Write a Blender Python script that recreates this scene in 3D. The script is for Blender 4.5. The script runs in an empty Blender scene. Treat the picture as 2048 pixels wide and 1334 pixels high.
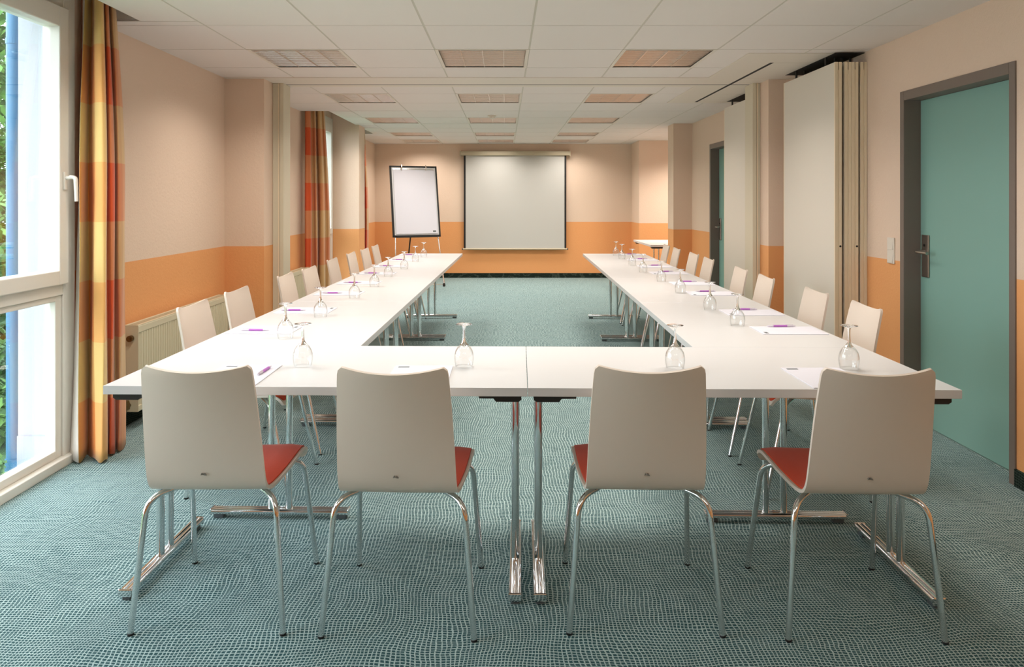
import bpy, bmesh, math, random
from mathutils import Vector, Matrix
random.seed(7)
S = bpy.context.scene
C = S.collection
PI = math.pi
# ------------------------------------------------------------------ helpers
def link(o, parent=None):
    C.objects.link(o)
    if parent: o.parent = parent
    return o
def obj(name, bm, mat, parent=None, smooth=False, loc=None, label=None):
    me = bpy.data.meshes.new(name)
    bmesh.ops.recalc_face_normals(bm, faces=bm.faces)
    if smooth:
        for f in bm.faces: f.smooth = True
    bm.to_mesh(me); bm.free()
    mats = mat if isinstance(mat, (list, tuple)) else [mat]
    for m in mats: me.materials.append(m)
    if smooth and smooth != 'all':
        try: me.set_sharp_from_angle(angle=math.radians(smooth if smooth is not True else 40))
        except Exception: pass
    o = bpy.data.objects.new(name, me)
    link(o, parent)
    if loc: o.location = loc
    if label: o['label'] = label
    return o
def thing(name, label, cat, loc=(0,0,0), rotz=0, group=None):
    o = bpy.data.objects.new(name, None); o.empty_display_size = .1
    link(o); o.location = loc; o.rotation_euler = (0,0,rotz)
    return tag(o, label, cat, group)
def tag(o, label, cat, group=None):
    o['label'] = label; o['category'] = cat
    if group: o['group'] = group
    return o
def struct(name, bm, mat, parent=None, **k):
    o = obj(name, bm, mat, parent, **k)
    if parent is None: o['kind'] = 'structure'
    return o
def struct_empty(name, loc=(0,0,0)):
    o = bpy.data.objects.new(name, None); link(o); o.location = loc; o['kind'] = 'structure'
    return o
def dup(root, loc, rotz, label, group=None):
    r = root.copy(); link(r); r.location = loc; r.rotation_euler = (0,0,rotz); r['label'] = label
    if group: r['group'] = group
    for ch in list(root.children):
        c = ch.copy(); link(c); c.parent = r
        for g in list(ch.children):
            d = g.copy(); link(d); d.parent = c
    return r
def BM(): return bmesh.new()
def box(bm, x0, x1, y0, y1, z0, z1, bevel=0, mi=0):
    g = bmesh.ops.create_cube(bm, size=1)
    vs = g['verts']
    for v in vs:
        v.co = Vector(((x0+x1)/2 + v.co.x*(x1-x0), (y0+y1)/2 + v.co.y*(y1-y0), (z0+z1)/2 + v.co.z*(z1-z0)))
    fs = set(f for v in vs for f in v.link_faces)
    if bevel:
        es = list(set(e for v in vs for e in v.link_edges))
        r = bmesh.ops.bevel(bm, geom=es, offset=bevel, segments=2, affect='EDGES', profile=.5)
        fs = set(f for f in fs if f.is_valid) | set(r['faces'])
    for f in fs: f.material_index = mi
    return fs
def tube(bm, pts, r, seg=10, caps=True, mi=0):
    pts = [Vector(p) for p in pts]
    rad = r if isinstance(r, (list, tuple)) else [r]*len(pts)
    n = len(pts); rings = []
    t0 = (pts[1]-pts[0]).normalized()
    up = Vector((0,0,1)) if abs(t0.z) < .9 else Vector((1,0,0))
    a = t0.cross(up).normalized()
    for i in range(n):
        if i == 0: t = pts[1]-pts[0]
        elif i == n-1: t = pts[-1]-pts[-2]
        else: t = (pts[i+1]-pts[i]).normalized() + (pts[i]-pts[i-1]).normalized()
        t.normalize()
        a = (a - t*a.dot(t)).normalized(); b = t.cross(a)
        rings.append([bm.verts.new(pts[i] + (a*math.cos(2*PI*k/seg) + b*math.sin(2*PI*k/seg))*rad[i]) for k in range(seg)])
    fs = []
    for i in range(n-1):
        for k in range(seg):
            fs.append(bm.faces.new((rings[i][k], rings[i][(k+1)%seg], rings[i+1][(k+1)%seg], rings[i+1][k])))
    if caps:
        fs.append(bm.faces.new(rings[0][::-1])); fs.append(bm.faces.new(rings[-1]))
    for f in fs: f.material_index = mi
def fillet(pts, r, seg=6):
    """polyline with its corners rounded"""
    pts = [Vector(p) for p in pts]; out = [pts[0]]
    for i in range(1, len(pts)-1):
        p, a, b = pts[i], pts[i-1], pts[i+1]
        da = (a-p).normalized(); db = (b-p).normalized()
        rr = min(r, (a-p).length*.49, (b-p).length*.49)
        A = p+da*rr; B = p+db*rr
        for k in range(seg+1):
            t = k/seg
            out.append(A*(1-t)**2 + p*2*t*(1-t) + B*t*t)
    out.append(pts[-1]); return out
def lathe(bm, prof, seg=24, c=(0,0,0), mi=0):
    rings = []
    for r, z in prof:
        if r < 1e-5: rings.append([bm.verts.new((c[0], c[1], c[2]+z))])
        else: rings.append([bm.verts.new((c[0]+r*math.cos(2*PI*k/seg), c[1]+r*math.sin(2*PI*k/seg), c[2]+z)) for k in range(seg)])
    for i in range(len(rings)-1):
        A, B = rings[i], rings[i+1]
        for k in range(seg):
            k2 = (k+1)%seg
            if len(A) == 1 and len(B) == 1: continue
            if len(A) == 1: f = bm.faces.new((A[0], B[k2], B[k]))
            elif len(B) == 1: f = bm.faces.new((A[k], A[k2], B[0]))
            else: f = bm.faces.new((A[k], A[k2], B[k2], B[k]))
            f.material_index = mi
def prism(bm, poly, axis, a, b, mi=0):
    """extrude a 2-D polygon along an axis ('x','y','z') from a to b"""
    def P(u, v, w):
        return {'x': (w,u,v), 'y': (u,w,v), 'z': (u,v,w)}[axis]
    A = [bm.verts.new(P(u,v,a)) for u,v in poly]; B = [bm.verts.new(P(u,v,b)) for u,v in poly]
    n = len(poly); fs = [bm.faces.new(A[::-1]), bm.faces.new(B)]
    for i in range(n):
        fs.append(bm.faces.new((A[i], A[(i+1)%n], B[(i+1)%n], B[i])))
    for f in fs: f.material_index = mi
def quad(bm, pts, mi=0):
    f = bm.faces.new([bm.verts.new(p) for p in pts]); f.material_index = mi; return f
# ------------------------------------------------------------------ materials
def sr(r, g, b):
    f = lambda c: (c/255/12.92) if c/255 <= .04045 else ((c/255+.055)/1.055)**2.4
    return (f(r), f(g), f(b), 1)
def mat(name, col, rough=.5, metal=0, spec=.5, bump=None, sheen=0):
    m = bpy.data.materials.new(name); m.use_nodes = True
    nt = m.node_tree; p = nt.nodes['Principled BSDF']
    p.inputs['Base Color'].default_value = col
    p.inputs['Roughness'].default_value = rough
    p.inputs['Metallic'].default_value = metal
    p.inputs['Specular IOR Level'].default_value = spec
    if sheen:
        p.inputs['Sheen Weight'].default_value = sheen
    if bump:
        sc, st = bump
        tc = nt.nodes.new('ShaderNodeTexCoord'); nz = nt.nodes.new('ShaderNodeTexNoise'); bp = nt.nodes.new('ShaderNodeBump')
        nz.inputs['Scale'].default_value = sc; nz.inputs['Detail'].default_value = 4
        bp.inputs['Strength'].default_value = st; bp.inputs['Distance'].default_value = .004
        nt.links.new(tc.outputs['Object'], nz.inputs['Vector']); nt.links.new(nz.outputs['Fac'], bp.inputs['Height'])
        nt.links.new(bp.outputs['Normal'], p.inputs['Normal'])
    return m
class G:
    """tiny node-graph writer"""
    def __init__(s, m): s.nt = m.node_tree; s.p = s.nt.nodes['Principled BSDF']
    def n(s, t, **k):
        x = s.nt.nodes.new(t)
        for a, v in k.items(): setattr(x, a, v)
        return x
    def L(s, a, b): s.nt.links.new(a, b)
    def m(s, op, a, b=None, c=None):
        x = s.n('ShaderNodeMath', operation=op)
        for i, v in enumerate((a, b, c)):
            if v is None: continue
            if isinstance(v, (int, float)): x.inputs[i].default_value = v
            else: s.L(v, x.inputs[i])
        return x.outputs[0]
    def step(s, v, a, b):
        x = s.n('ShaderNodeMapRange', interpolation_type='SMOOTHSTEP')
        x.inputs[1].default_value = a; x.inputs[2].default_value = b
        s.L(v, x.inputs[0]); return x.outputs[0]
    def mix(s, f, a, b, t='MIX'):
        x = s.n('ShaderNodeMix', data_type='RGBA', blend_type=t)
        for i, v in ((0, f), (6, a), (7, b)):
            if isinstance(v, (int, float)): x.inputs[i].default_value = v
            elif isinstance(v, tuple): x.inputs[i].default_value = v
            else: s.L(v, x.inputs[i])
        return x.outputs[2]
ORANGE = sr(234,166,108); PEACH = sr(229,204,182)
M = {}
def wall_paint():
    m = mat('wall paint in two colours', PEACH, .75, spec=.25)
    g = G(m); tc = g.n('ShaderNodeTexCoord'); sx = g.n('ShaderNodeSeparateXYZ'); g.L(tc.outputs['Object'], sx.inputs[0])
    nz = g.n('ShaderNodeTexNoise'); nz.inputs['Scale'].default_value = 9; g.L(tc.outputs['Object'], nz.inputs['Vector'])
    up = g.step(sx.outputs['Z'], .977, .981)
    col = g.mix(up, ORANGE, PEACH)
    g.L(col, g.p.inputs['Base Color'])
    n2 = g.n('ShaderNodeTexNoise'); n2.inputs['Scale'].default_value = 55; n2.inputs['Detail'].default_value = 6; n2.inputs['Roughness'].default_value = .7
    g.L(tc.outputs['Object'], n2.inputs['Vector'])
    b = g.n('ShaderNodeBump'); b.inputs['Strength'].default_value = .5; b.inputs['Distance'].default_value = .005
    g.L(n2.outputs['Fac'], b.inputs['Height']); g.L(b.outputs['Normal'], g.p.inputs['Normal'])
    return m
def carpet(name, plane='xy', dark=(.034,.086,.092,1), light=(.50,.63,.61,1)):
    m = mat(name, (.1,.2,.2,1), .95, spec=.1)
    g = G(m); tc = g.n('ShaderNodeTexCoord')
    def noise(sc, det=1):
        x = g.n('ShaderNodeTexNoise'); x.inputs['Scale'].default_value = sc; x.inputs['Detail'].default_value = det
        g.L(tc.outputs['Object'], x.inputs['Vector']); return x
    d1 = noise(3.6, 0); d2 = noise(22, 1)
    def off(n, amp):
        s = g.n('ShaderNodeVectorMath', operation='SUBTRACT'); g.L(n.outputs['Color'], s.inputs[0]); s.inputs[1].default_value = (.5,.5,.5)
        k = g.n('ShaderNodeVectorMath', operation='SCALE'); g.L(s.outputs[0], k.inputs[0]); k.inputs['Scale'].default_value = amp
        return k.outputs[0]
    a = g.n('ShaderNodeVectorMath', operation='ADD'); g.L(tc.outputs['Object'], a.inputs[0]); g.L(off(d1, .075), a.inputs[1])
    a2 = g.n('ShaderNodeVectorMath', operation='ADD'); g.L(a.outputs[0], a2.inputs[0]); g.L(off(d2, .011), a2.inputs[1])
    sx = g.n('ShaderNodeSeparateXYZ'); g.L(a2.outputs[0], sx.inputs[0])
    def line(v, per, lo, hi):
        fr = g.m('FRACT', g.m('DIVIDE', v, per))
        tri = g.m('ABSOLUTE', g.m('SUBTRACT', fr, .5))
        return g.step(tri, lo, hi)
    ch = {'xy': ('X','Y'), 'yz': ('Y','Z'), 'xz': ('X','Z')}[plane]
    # the strength of each thread varies slowly
    st = g.n('ShaderNodeMapping'); st.inputs['Scale'].default_value = (60,6,6); g.L(a2.outputs[0], st.inputs[0])
    nA = g.n('ShaderNodeTexNoise'); nA.inputs['Scale'].default_value = 1; g.L(st.outputs[0], nA.inputs['Vector'])
    st2 = g.n('ShaderNodeMapping'); st2.inputs['Scale'].default_value = (6,60,60); g.L(a2.outputs[0], st2.inputs[0])
    nB = g.n('ShaderNodeTexNoise'); nB.inputs['Scale'].default_value = 1; g.L(st2.outputs[0], nB.inputs['Vector'])
    lx = g.m('MULTIPLY', line(sx.outputs[ch[0]], .0126, .30, .42), g.step(nA.outputs['Fac'], .05, .55))
    ly = g.m('MULTIPLY', line(sx.outputs[ch[1]], .0126, .30, .42), g.step(nB.outputs['Fac'], .05, .5))
    ln = g.m('MAXIMUM', lx, ly)
    fz = noise(220, 3)
    ln2 = g.m('MULTIPLY', ln, g.step(fz.outputs['Fac'], .1, .6))
    big = noise(.9, 2)
    dcol = g.mix(big.outputs['Fac'], dark, tuple(c*1.25 for c in dark[:3])+(1,))
    g.L(g.mix(ln2, dcol, light), g.p.inputs['Base Color'])
    b = g.n('ShaderNodeBump'); b.inputs['Strength'].default_value = .35; b.inputs['Distance'].default_value = .003
    g.L(ln2, b.inputs['Height']); g.L(b.outputs['Normal'], g.p.inputs['Normal'])
    return m
def glass_mat(name, tint=(.97,.985,.98,1), edge=(.55,.57,.56,1), ior=1.5, rough=0, pw=3.0):
    m = bpy.data.materials.new(name); m.use_nodes = True; nt = m.node_tree
    for n in list(nt.nodes): nt.nodes.remove(n)
    out = nt.nodes.new('ShaderNodeOutputMaterial'); mx = nt.nodes.new('ShaderNodeMixShader')
    tr = nt.nodes.new('ShaderNodeBsdfTransparent'); gl = nt.nodes.new('ShaderNodeBsdfGlossy'); fr = nt.nodes.new('ShaderNodeMath')
    lw = nt.nodes.new('ShaderNodeLayerWeight'); lw.inputs['Blend'].default_value = .5
    pwn = nt.nodes.new('ShaderNodeMath'); pwn.operation = 'POWER'; pwn.inputs[1].default_value = pw
    cm = nt.nodes.new('ShaderNodeMix'); cm.data_type = 'RGBA'; cm.inputs[6].default_value = tint; cm.inputs[7].default_value = edge
    fr.operation = 'MULTIPLY_ADD'; fr.inputs[1].default_value = .75; fr.inputs[2].default_value = .045
    p5 = nt.nodes.new('ShaderNodeMath'); p5.operation = 'POWER'; p5.inputs[1].default_value = 3.2
    nt.links.new(lw.outputs['Facing'], p5.inputs[0]); nt.links.new(p5.outputs[0], fr.inputs[0]); gl.inputs['Roughness'].default_value = rough; gl.inputs['Color'].default_value = (1,1,1,1)
    L = nt.links.new
    L(lw.outputs['Facing'], pwn.inputs[0]); L(pwn.outputs[0], cm.inputs[0]); L(cm.outputs[2], tr.inputs['Color'])
    L(fr.outputs[0], mx.inputs[0]); L(tr.outputs[0], mx.inputs[1]); L(gl.outputs[0], mx.inputs[2]); L(mx.outputs[0], out.inputs['Surface'])
    return m
def solid_glass(name):
    m = bpy.data.materials.new(name); m.use_nodes = True; p = m.node_tree.nodes['Principled BSDF']
    p.inputs['Base Color'].default_value = (1,1,1,1); p.inputs['Roughness'].default_value = .02
    p.inputs['Transmission Weight'].default_value = 1; p.inputs['IOR'].default_value = 1.5
    return m
def curtain_mat():
    m = mat('striped and checked curtain cloth', (.6,.3,.1,1), .85, spec=.15, sheen=.2)
    g = G(m); at = g.n('ShaderNodeUVMap'); sx = g.n('ShaderNodeSeparateXYZ'); g.L(at.outputs[0], sx.inputs[0])
    r = g.n('ShaderNodeValToRGB'); r.color_ramp.interpolation = 'CONSTANT'
    cols = [(0, sr(222,214,200)), (.10, sr(178,150,84)), (.24, sr(196,112,26)), (.36, sr(234,188,118)), (.60, sr(190,44,40)), (.74, sr(180,124,96)), (.90, sr(196,150,112))]
    e = r.color_ramp.elements; e[0].position = 0; e[0].color = cols[0][1]; e[1].position = cols[1][0]; e[1].color = cols[1][1]
    for p_, c_ in cols[2:]:
        x = e.new(p_); x.color = c_
    g.L(sx.outputs['X'], r.inputs[0])
    fr = g.m('FRACT', g.m('DIVIDE', g.m('SUBTRACT', sx.outputs['Y'], .003), .309))
    fr2 = g.m('FRACT', g.m('DIVIDE', g.m('SUBTRACT', sx.outputs['Y'], .003), .618))
    b = g.step(fr2, .498, .502)
    weft = g.mix(b, sr(236,132,60), sr(226,200,130))
    col = g.mix(.34, r.outputs['Color'], weft)
    lining = g.step(sx.outputs['X'], .098, .102)
    g.L(g.mix(lining, sr(226,216,206), col), g.p.inputs['Base Color'])
    wv = g.n('ShaderNodeTexNoise'); wv.inputs['Scale'].default_value = 260
    bp = g.n('ShaderNodeBump'); bp.inputs['Strength'].default_value = .08; g.L(wv.outputs['Fac'], bp.inputs['Height']); g.L(bp.outputs['Normal'], g.p.inputs['Normal'])
    return m
def leaf_mat():
    m = mat('green leaves', sr(70,130,50), .6, spec=.3)
    g = G(m); oi = g.n('ShaderNodeTexCoord'); nz = g.n('ShaderNodeTexNoise'); nz.inputs['Scale'].default_value = 3.5; nz.inputs['Detail'].default_value = 5
    g.L(oi.outputs['Object'], nz.inputs['Vector'])
    g.L(g.mix(g.step(nz.outputs['Fac'], .35, .65), sr(46,90,38), sr(108,150,72)), g.p.inputs['Base Color'])
    return m
M['wall'] = wall_paint()
M['ceil'] = mat('mineral fibre ceiling tile', sr(232,225,219), .9, spec=.15, bump=(180, .12))
M['tbar'] = mat('ceiling grid bar', sr(204,198,184), .6)
M['board'] = mat('painted ceiling board', sr(226,217,204), .6)
M['dark'] = mat('painted gap shade', sr(26,22,18), .8)
M['carpet'] = carpet('woven grid carpet')
M['skirt'] = carpet('carpet skirting strip', 'yz', (.004,.010,.008,1), (.05,.07,.055,1))
M['laminate'] = mat('white laminate', sr(212,210,209), .32, spec=.45)
M['glide'] = mat('grey plastic glide', sr(84,90,92), .4)
M['chrome'] = mat('chromed steel', (.80,.80,.80,1), .09, 1)
M['blackp'] = mat('black plastic', sr(24,22,22), .45)
M['shell'] = mat('off white lacquered plywood', sr(222,207,192), .42, spec=.4, bump=(25, .03))
M['red'] = mat('red seat fabric', sr(216,68,24), .9, spec=.1, sheen=.25, bump=(400, .2))
M['mark'] = mat('grey printed mark', sr(134,128,118), .6)
M['pvc'] = mat('white window plastic', sr(226,220,210), .38)
M['pane'] = glass_mat('window glass', (.98,.99,.985,1), (.9,.95,.94,1), 1.45, 0, 5)
M['glass'] = glass_mat('drinking glass', (.985,.99,.99,1), (.58,.59,.58,1), 1.5, .01, 4.0)
M['stem'] = solid_glass('solid glass stem')
M['curtain'] = curtain_mat()
M['teal'] = mat('teal door paint', sr(134,174,162), .55, spec=.3)
M['frame'] = mat('grey brown door frame paint', sr(122,108,98), .5)
M['steel'] = mat('brushed steel', (.46,.42,.38,1), .32, 1)
M['alu'] = mat('louvre aluminium', (.88,.86,.84,1), .2, 1)
M['partition'] = mat('partition panel laminate', sr(222,214,200), .5, spec=.3)
M['profile'] = mat('beige partition edge profile', sr(238,220,190), .5)
M['jamb'] = mat('beige partition jamb', sr(214,204,180), .5)
M['radiator'] = mat('cream radiator enamel', sr(214,202,172), .38)
M['brass'] = mat('dull brass valve', sr(120,96,60), .35, .8)
M['screen'] = mat('projection cloth', sr(196,194,188), .85, spec=.1)
M['case'] = mat('screen case beige', sr(190,178,152), .45)
M['black'] = mat('black border', sr(10,9,9), .6)
M['paper'] = mat('white paper', sr(218,215,222), .7, spec=.2)
M['logo'] = mat('dark printed logo', sr(92,98,98), .6)
M['purple'] = mat('purple pen plastic', sr(176,100,186), .35)
M['pentip'] = mat('pale pen plastic', sr(206,196,206), .35)
M['white'] = mat('white plastic', sr(226,216,202), .4)
M['stucco'] = mat('white exterior stucco', sr(172,175,182), .9, spec=.1, bump=(90, .5))
M['plinth'] = mat('grey plinth render', sr(164,170,176), .9, spec=.1)
M['blue'] = mat('blue painted steel', sr(64,118,156), .45)
M['leaf'] = leaf_mat()
M['bark'] = mat('brown bark', sr(92,76,60), .9)
M['grass'] = mat('lawn', sr(62,98,48), .95, bump=(60, .8))
def tube_mat():
    m = mat('fluorescent tube', (1,1,1,1), .4)
    p = m.node_tree.nodes['Principled BSDF']
    p.inputs['Emission Color'].default_value = (1,.88,.74,1); p.inputs['Emission Strength'].default_value = .35
    return m
M['tube'] = tube_mat()
# ------------------------------------------------------------------ room shell
XL, XR, ZC, YB, YF = -2.2788, 2.4172, 2.3466, 13.31, -1.6
TH = .277                                   # wall thickness
ALX = 4.0                                  # far side of the alcove behind the right wall
bm = BM(); box(bm, XL-.06, ALX+.1, YF, YB+.1, -.05, 0); struct('floor', bm, M['carpet'])
# left wall with three window openings; inside painted, outside stucco
W1, W2, W3 = (.95, 3.985), (8.66, 9.955), (10.36, 11.34)
ZW = 2.42
def wall_left():
    bm = BM(); x0, x1 = XL-TH, XL; zt = 2.75
    def pc(y0, y1, z0, z1): box(bm, x0, x1, y0, y1, z0, z1)
    pc(YF, W1[0], 0, zt); pc(W1[1], W2[0], 0, zt); pc(W2[1], W3[0], 0, zt); pc(W3[1], YB+.1, 0, zt)
    for w in (W1, W2, W3): pc(w[0], w[1], ZW, zt)
    bmesh.ops.recalc_face_normals(bm, faces=bm.faces)
    for f in bm.faces:
        c = f.calc_center_median()
        if f.normal.x < -.5 or (abs(f.normal.x) < .5 and c.x < XL-.001): f.material_index = 1
    return struct('wall_left', bm, [M['wall'], M['stucco']])
wall_left()
D1, D2, DZ = (3.585, 4.63), (7.93, 8.94), 2.011
def wall_right():
    bm = BM(); x0, x1 = XR, XR+.22; zt = 2.75
    def pc(y0, y1, z0=0, z1=zt): box(bm, x0, x1, y0, y1, z0, z1)
    pc(YF, D1[0]); pc(D1[0], D1[1], DZ, zt); pc(D1[1], D2[0]); pc(D2[0], D2[1], DZ, zt); pc(D2[1], 9.80)
    return struct('wall_right', bm, M['wall'])
wall_right()
for b in ((XL, -1.958, 6.172, 6.80), (XL, -1.914, 9.963, 10.36), (2.154, XR, 6.20, 6.62), (2.177, XR+.22, 9.80, 10.13)):
    bm = BM(); box(bm, *b, 0, 2.75); struct('pillar', bm, M['wall'])
bm = BM(); box(bm, XR+.22, ALX+.1, 9.93, 10.13, 0, 2.75); struct('wall_alcove_front', bm, M['wall'])
bm = BM(); box(bm, ALX, ALX+.1, 10.13, 12.55, 0, 2.75); struct('wall_alcove_side', bm, M['wall'])
bm = BM(); box(bm, 2.22, ALX+.1, 12.55, YB+.1, 0, 2.75); struct('wall_alcove_back', bm, M['wall'])
bm = BM(); box(bm, XL-.05, 2.22, YB, YB+.1, 0, 2.75); struct('wall_back', bm, M['wall'])
bm = BM(); box(bm, XL, XR, YF-.1, YF, 0, 2.75); struct('wall_front', bm, M['wall'])
# ceiling: tiles in a bar grid, with recesses left open for the light fittings and the curtain slots
GX = [-1.706, -1.084, -.462, .160, .782, 1.404, 2.026]
GYF = [-1.6, -1.15, -.47, .215, .90, 1.585, 2.27, 2.955, 3.64, 4.32, 5.0, 5.69, 6.14]
GYB = [6.60, 7.06, 7.75, 8.43, 9.09, 9.77, 10.42, 11.07, 11.70, 12.35, 13.0, 13.31]
LCOL = [0, 2, 4]                                        # tile columns (index into GX) with light fittings
LROW = [(-.47,.215), (2.955,3.64), (5.0,5.69), (7.06,7.75), (9.09,9.77), (11.07,11.70), (12.35,13.0)]
SLOT = [(-1.6, 4.22, -2.03), (8.45, 9.963, -1.965), (10.385, 11.30, -1.965)]
def ceiling():
    bm = BM(); gp = .006
    def tile(x0, x1, y0, y1):
        if x1-x0 < .012 or y1-y0 < .012: return
        box(bm, x0+gp, x1-gp, y0+gp, y1-gp, ZC, ZC+.015)
        fs = []
        for a in ((x0, x0+gp+.001, y0, y1), (x1-gp-.001, x1, y0, y1), (x0+gp, x1-gp, y0, y0+gp+.001), (x0+gp, x1-gp, y1-gp-.001, y1)):
            quad(bm, [(a[0],a[2],ZC+.002), (a[0],a[3],ZC+.002), (a[1],a[3],ZC+.002), (a[1],a[2],ZC+.002)], 1)
    for ys in (GYF, GYB):
        for y0, y1 in zip(ys, ys[1:]):
            xs = GX + [XR+.01]
            for i in range(len(xs)-1):
                if i in LCOL and any(abs(y0-a) < .01 and abs(y1-b) < .01 for a, b in LROW): continue
                tile(xs[i], xs[i+1], y0, y1)
            # first column along the window wall, cut back by the curtain slots
            cuts = sorted(set([y0, y1] + [c for s in SLOT for c in s[:2] if y0 < c < y1]))
            for a, b in zip(cuts, cuts[1:]):
                s = [s for s in SLOT if s[0]-.001 <= a and b <= s[1]+.001]
                tile(s[0][2] if s else XL-.01, GX[0], a, b)
    box(bm, XR+.22, ALX, 10.13, 12.55, ZC, ZC+.015); box(bm, XR, XR+.22, 10.13, 12.55, ZC, ZC+.015)
    for s in SLOT:                                       # the recess above each curtain
        box(bm, s[2], s[2]+.012, s[0], s[1], ZC+.0155, 2.64, mi=2)
        if s is not SLOT[1]: box(bm, XL, s[2], s[1], s[1]+.02, ZC+.0155, 2.64, mi=2)
        if s is not SLOT[0]: box(bm, XL, s[2], s[0]-.02, s[0], ZC+.0155, 2.64, mi=2)
        box(bm, XL, s[2]+.012, s[0], s[1], 2.64, 2.66, mi=2)
    box(bm, XL-.1, ALX+.1, YF-.1, YB+.1, 2.75, 2.78, mi=2)      # slab
    return struct('ceiling', bm, [M['ceil'], M['tbar'], M['board']])
ceiling()
# flush boards and tracks of the folding partition
bm = BM()
def board(x0, x1, y0, y1): box(bm, x0, x1, y0, y1, ZC-.006, ZC+.014)
board(XL+.01, 1.912, 6.13, 6.485); board(XL+.01, 1.912, 6.503, 6.61)
board(1.645, 1.912, 5.12, 6.13); board(1.645, 1.912, 6.61, 7.70)
board(1.928, XR, 5.12, 5.452); board(1.928, XR, 5.458, 6.15); board(1.928, XR, 6.157, 6.485); board(1.928, XR, 6.503, 7.05); board(1.928, XR, 7.06, 7.62); board(1.928, XR, 7.627, 7.70)
board(1.912, 1.928, 5.12, 5.452); board(1.912, 1.928, 7.63, 7.70)
struct('trim_1', bm, M['board'])
bm = BM(); box(bm, XL+.02, XR-.001, 6.485, 6.503, ZC-.0062, ZC+.013); box(bm, 1.907, 1.933, 5.452, 7.63, ZC-.0064, ZC+.012)  # flush dark strips stand for the shade inside the track slots
box(bm, 2.215, XR-.001, 5.09, 6.0, ZC-.007, ZC-.0065); box(bm, 2.22, XR-.001, 6.63, 7.60, ZC-.007, ZC-.0065)  # dark sheets paint the shade in the gap above the parked panels
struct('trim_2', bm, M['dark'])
# jambs of the partition at both piers
for k, (x0, x1, s) in enumerate(((-1.957, -1.866, 1), (2.088, 2.153, -1))):
    bm = BM(); box(bm, x0, x1, 6.40, 6.60, 0, ZC-.0065, .003)
    e = x1 if s > 0 else x0
    box(bm, e-.03*s if s > 0 else e, e if s > 0 else e+.03, 6.392, 6.40, 0, ZC-.0065)
    box(bm, min(e-.045*s, e-.036*s), max(e-.045*s, e-.036*s), 6.396, 6.40, 0, ZC-.0065, mi=1)
    struct('trim_%d' % (3+k), bm, [M['jamb'], M['profile']])
# skirting of carpet
sk = .082
def skirt(name, parts):
    bm = BM()
    for p in parts: box(bm, *p, 0, sk)
    struct(name, bm, M['skirt'])
skirt('baseboard_back', [(XL+.012, 2.22, YB-.012, YB), (2.208, 2.22, 12.55, YB-.012), (2.22, ALX, 12.538, 12.55)])
skirt('baseboard_right', [(XR-.012, XR, YF, D1[0]), (XR-.012, XR, D1[1], 6.20), (XR-.012, XR, 6.62, D2[0]), (XR-.012, XR, D2[1], 9.8), (2.142, 2.154, 6.2, 6.39), (2.142, XR-.012, 6.188, 6.2), (2.165, XR-.012, 9.788, 9.8)])
skirt('baseboard_left', [(XL, XL+.012, YF, W1[0]), (XL, XL+.012, W1[1]+.02, 6.172), (XL, -1.946, 6.16, 6.172), (-1.958, -1.946, 6.172, 6.39), (XL, XL+.012, 6.80, W2[0]), (XL, -1.902, 9.951, 9.963), (-1.914, -1.902, 9.963, 10.36), (XL, XL+.012, W3[1], YB)])
# ------------------------------------------------------------------ windows
def window(name, y0, y1, bays, handle_y=None):
    r = struct_empty(name, (XL, y0, 0))
    X0, X1 = -.055, .022                                # local x range of the fixed frame
    w = y1-y0
    bm = BM()
    box(bm, X0, X1, .0, .105, 0, ZW, .004); box(bm, X0, X1, w-.105, w, 0, ZW, .004)
    box(bm, X0, X1, .105, w-.105, ZW-.09, ZW, .004); box(bm, X0, X1+.03, .0, w, 0, .045, .004)
    box(bm, X0, X1, .105, w-.105, .868, .935, .004)
    for b in range(1, bays):
        m_ = w*b/bays; box(bm, X0, X1, m_-.04, m_+.04, .045, ZW-.09, .004)
    obj('window_frame', bm, M['pvc'], r)
    for b in range(bays):
        a = (w*b/bays + (.04 if b else .105)); c = (w*(b+1)/bays - (.04 if b < bays-1 else .105))
        bm = BM(); sx0, sx1 = X0+.01, X1+.022; t = .066
        z0, z1 = .925, 2.33
        box(bm, sx0, sx1, a-.012, a+t, z0, z1, .005); box(bm, sx0, sx1, c-t, c+.012, z0, z1, .005)
        box(bm, sx0, sx1, a+t, c-t, z0, z0+.072, .005); box(bm, sx0, sx1, a+t, c-t, z1-.105, z1, .005)
        s = obj('window_sash', bm, M['pvc'], r)
        bm = BM(); box(bm, -.012, -.006, a+t-.01, c-t+.01, z0+.065, z1-.095); obj('pane', bm, M['pane'], s)
        bm = BM(); box(bm, X0+.012, X1-.01, a, a+.05, .045, .868, .004); box(bm, X0+.012, X1-.01, c-.05, c, .045, .868, .004)
        box(bm, X0+.012, X1-.01, a+.05, c-.05, .045, .085, .004); box(bm, X0+.012, X1-.01, a+.05, c-.05, .838, .868, .004)
        g = obj('glazing_bead', bm, M['pvc'], r)
        bm = BM(); box(bm, -.022, -.016, a+.045, c-.045, .08, .845); obj('pane', bm, M['pane'], g)
        if handle_y is not None and b == bays-1:
            hy = handle_y-y0; hx = sx1
            bm = BM(); box(bm, hx, hx+.010, hy-.014, hy+.014, 1.405, 1.495, .003)
            tube(bm, [(hx+.008, hy, 1.465), (hx+.03, hy, 1.465)], .010, 12)
            tube(bm, fillet([(hx+.028, hy, 1.468), (hx+.058, hy, 1.466), (hx+.062, hy, 1.345)], .016), [.0105]*8+[.0085], 12)
            obj('window_handle', bm, M['pvc'], s, smooth=True)
    return r
window('window_1', W1[0], W1[1], 2, 3.85)
window('window_2', W2[0], W2[1], 1)
window('window_3', W3[0], W3[1], 1)
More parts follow.
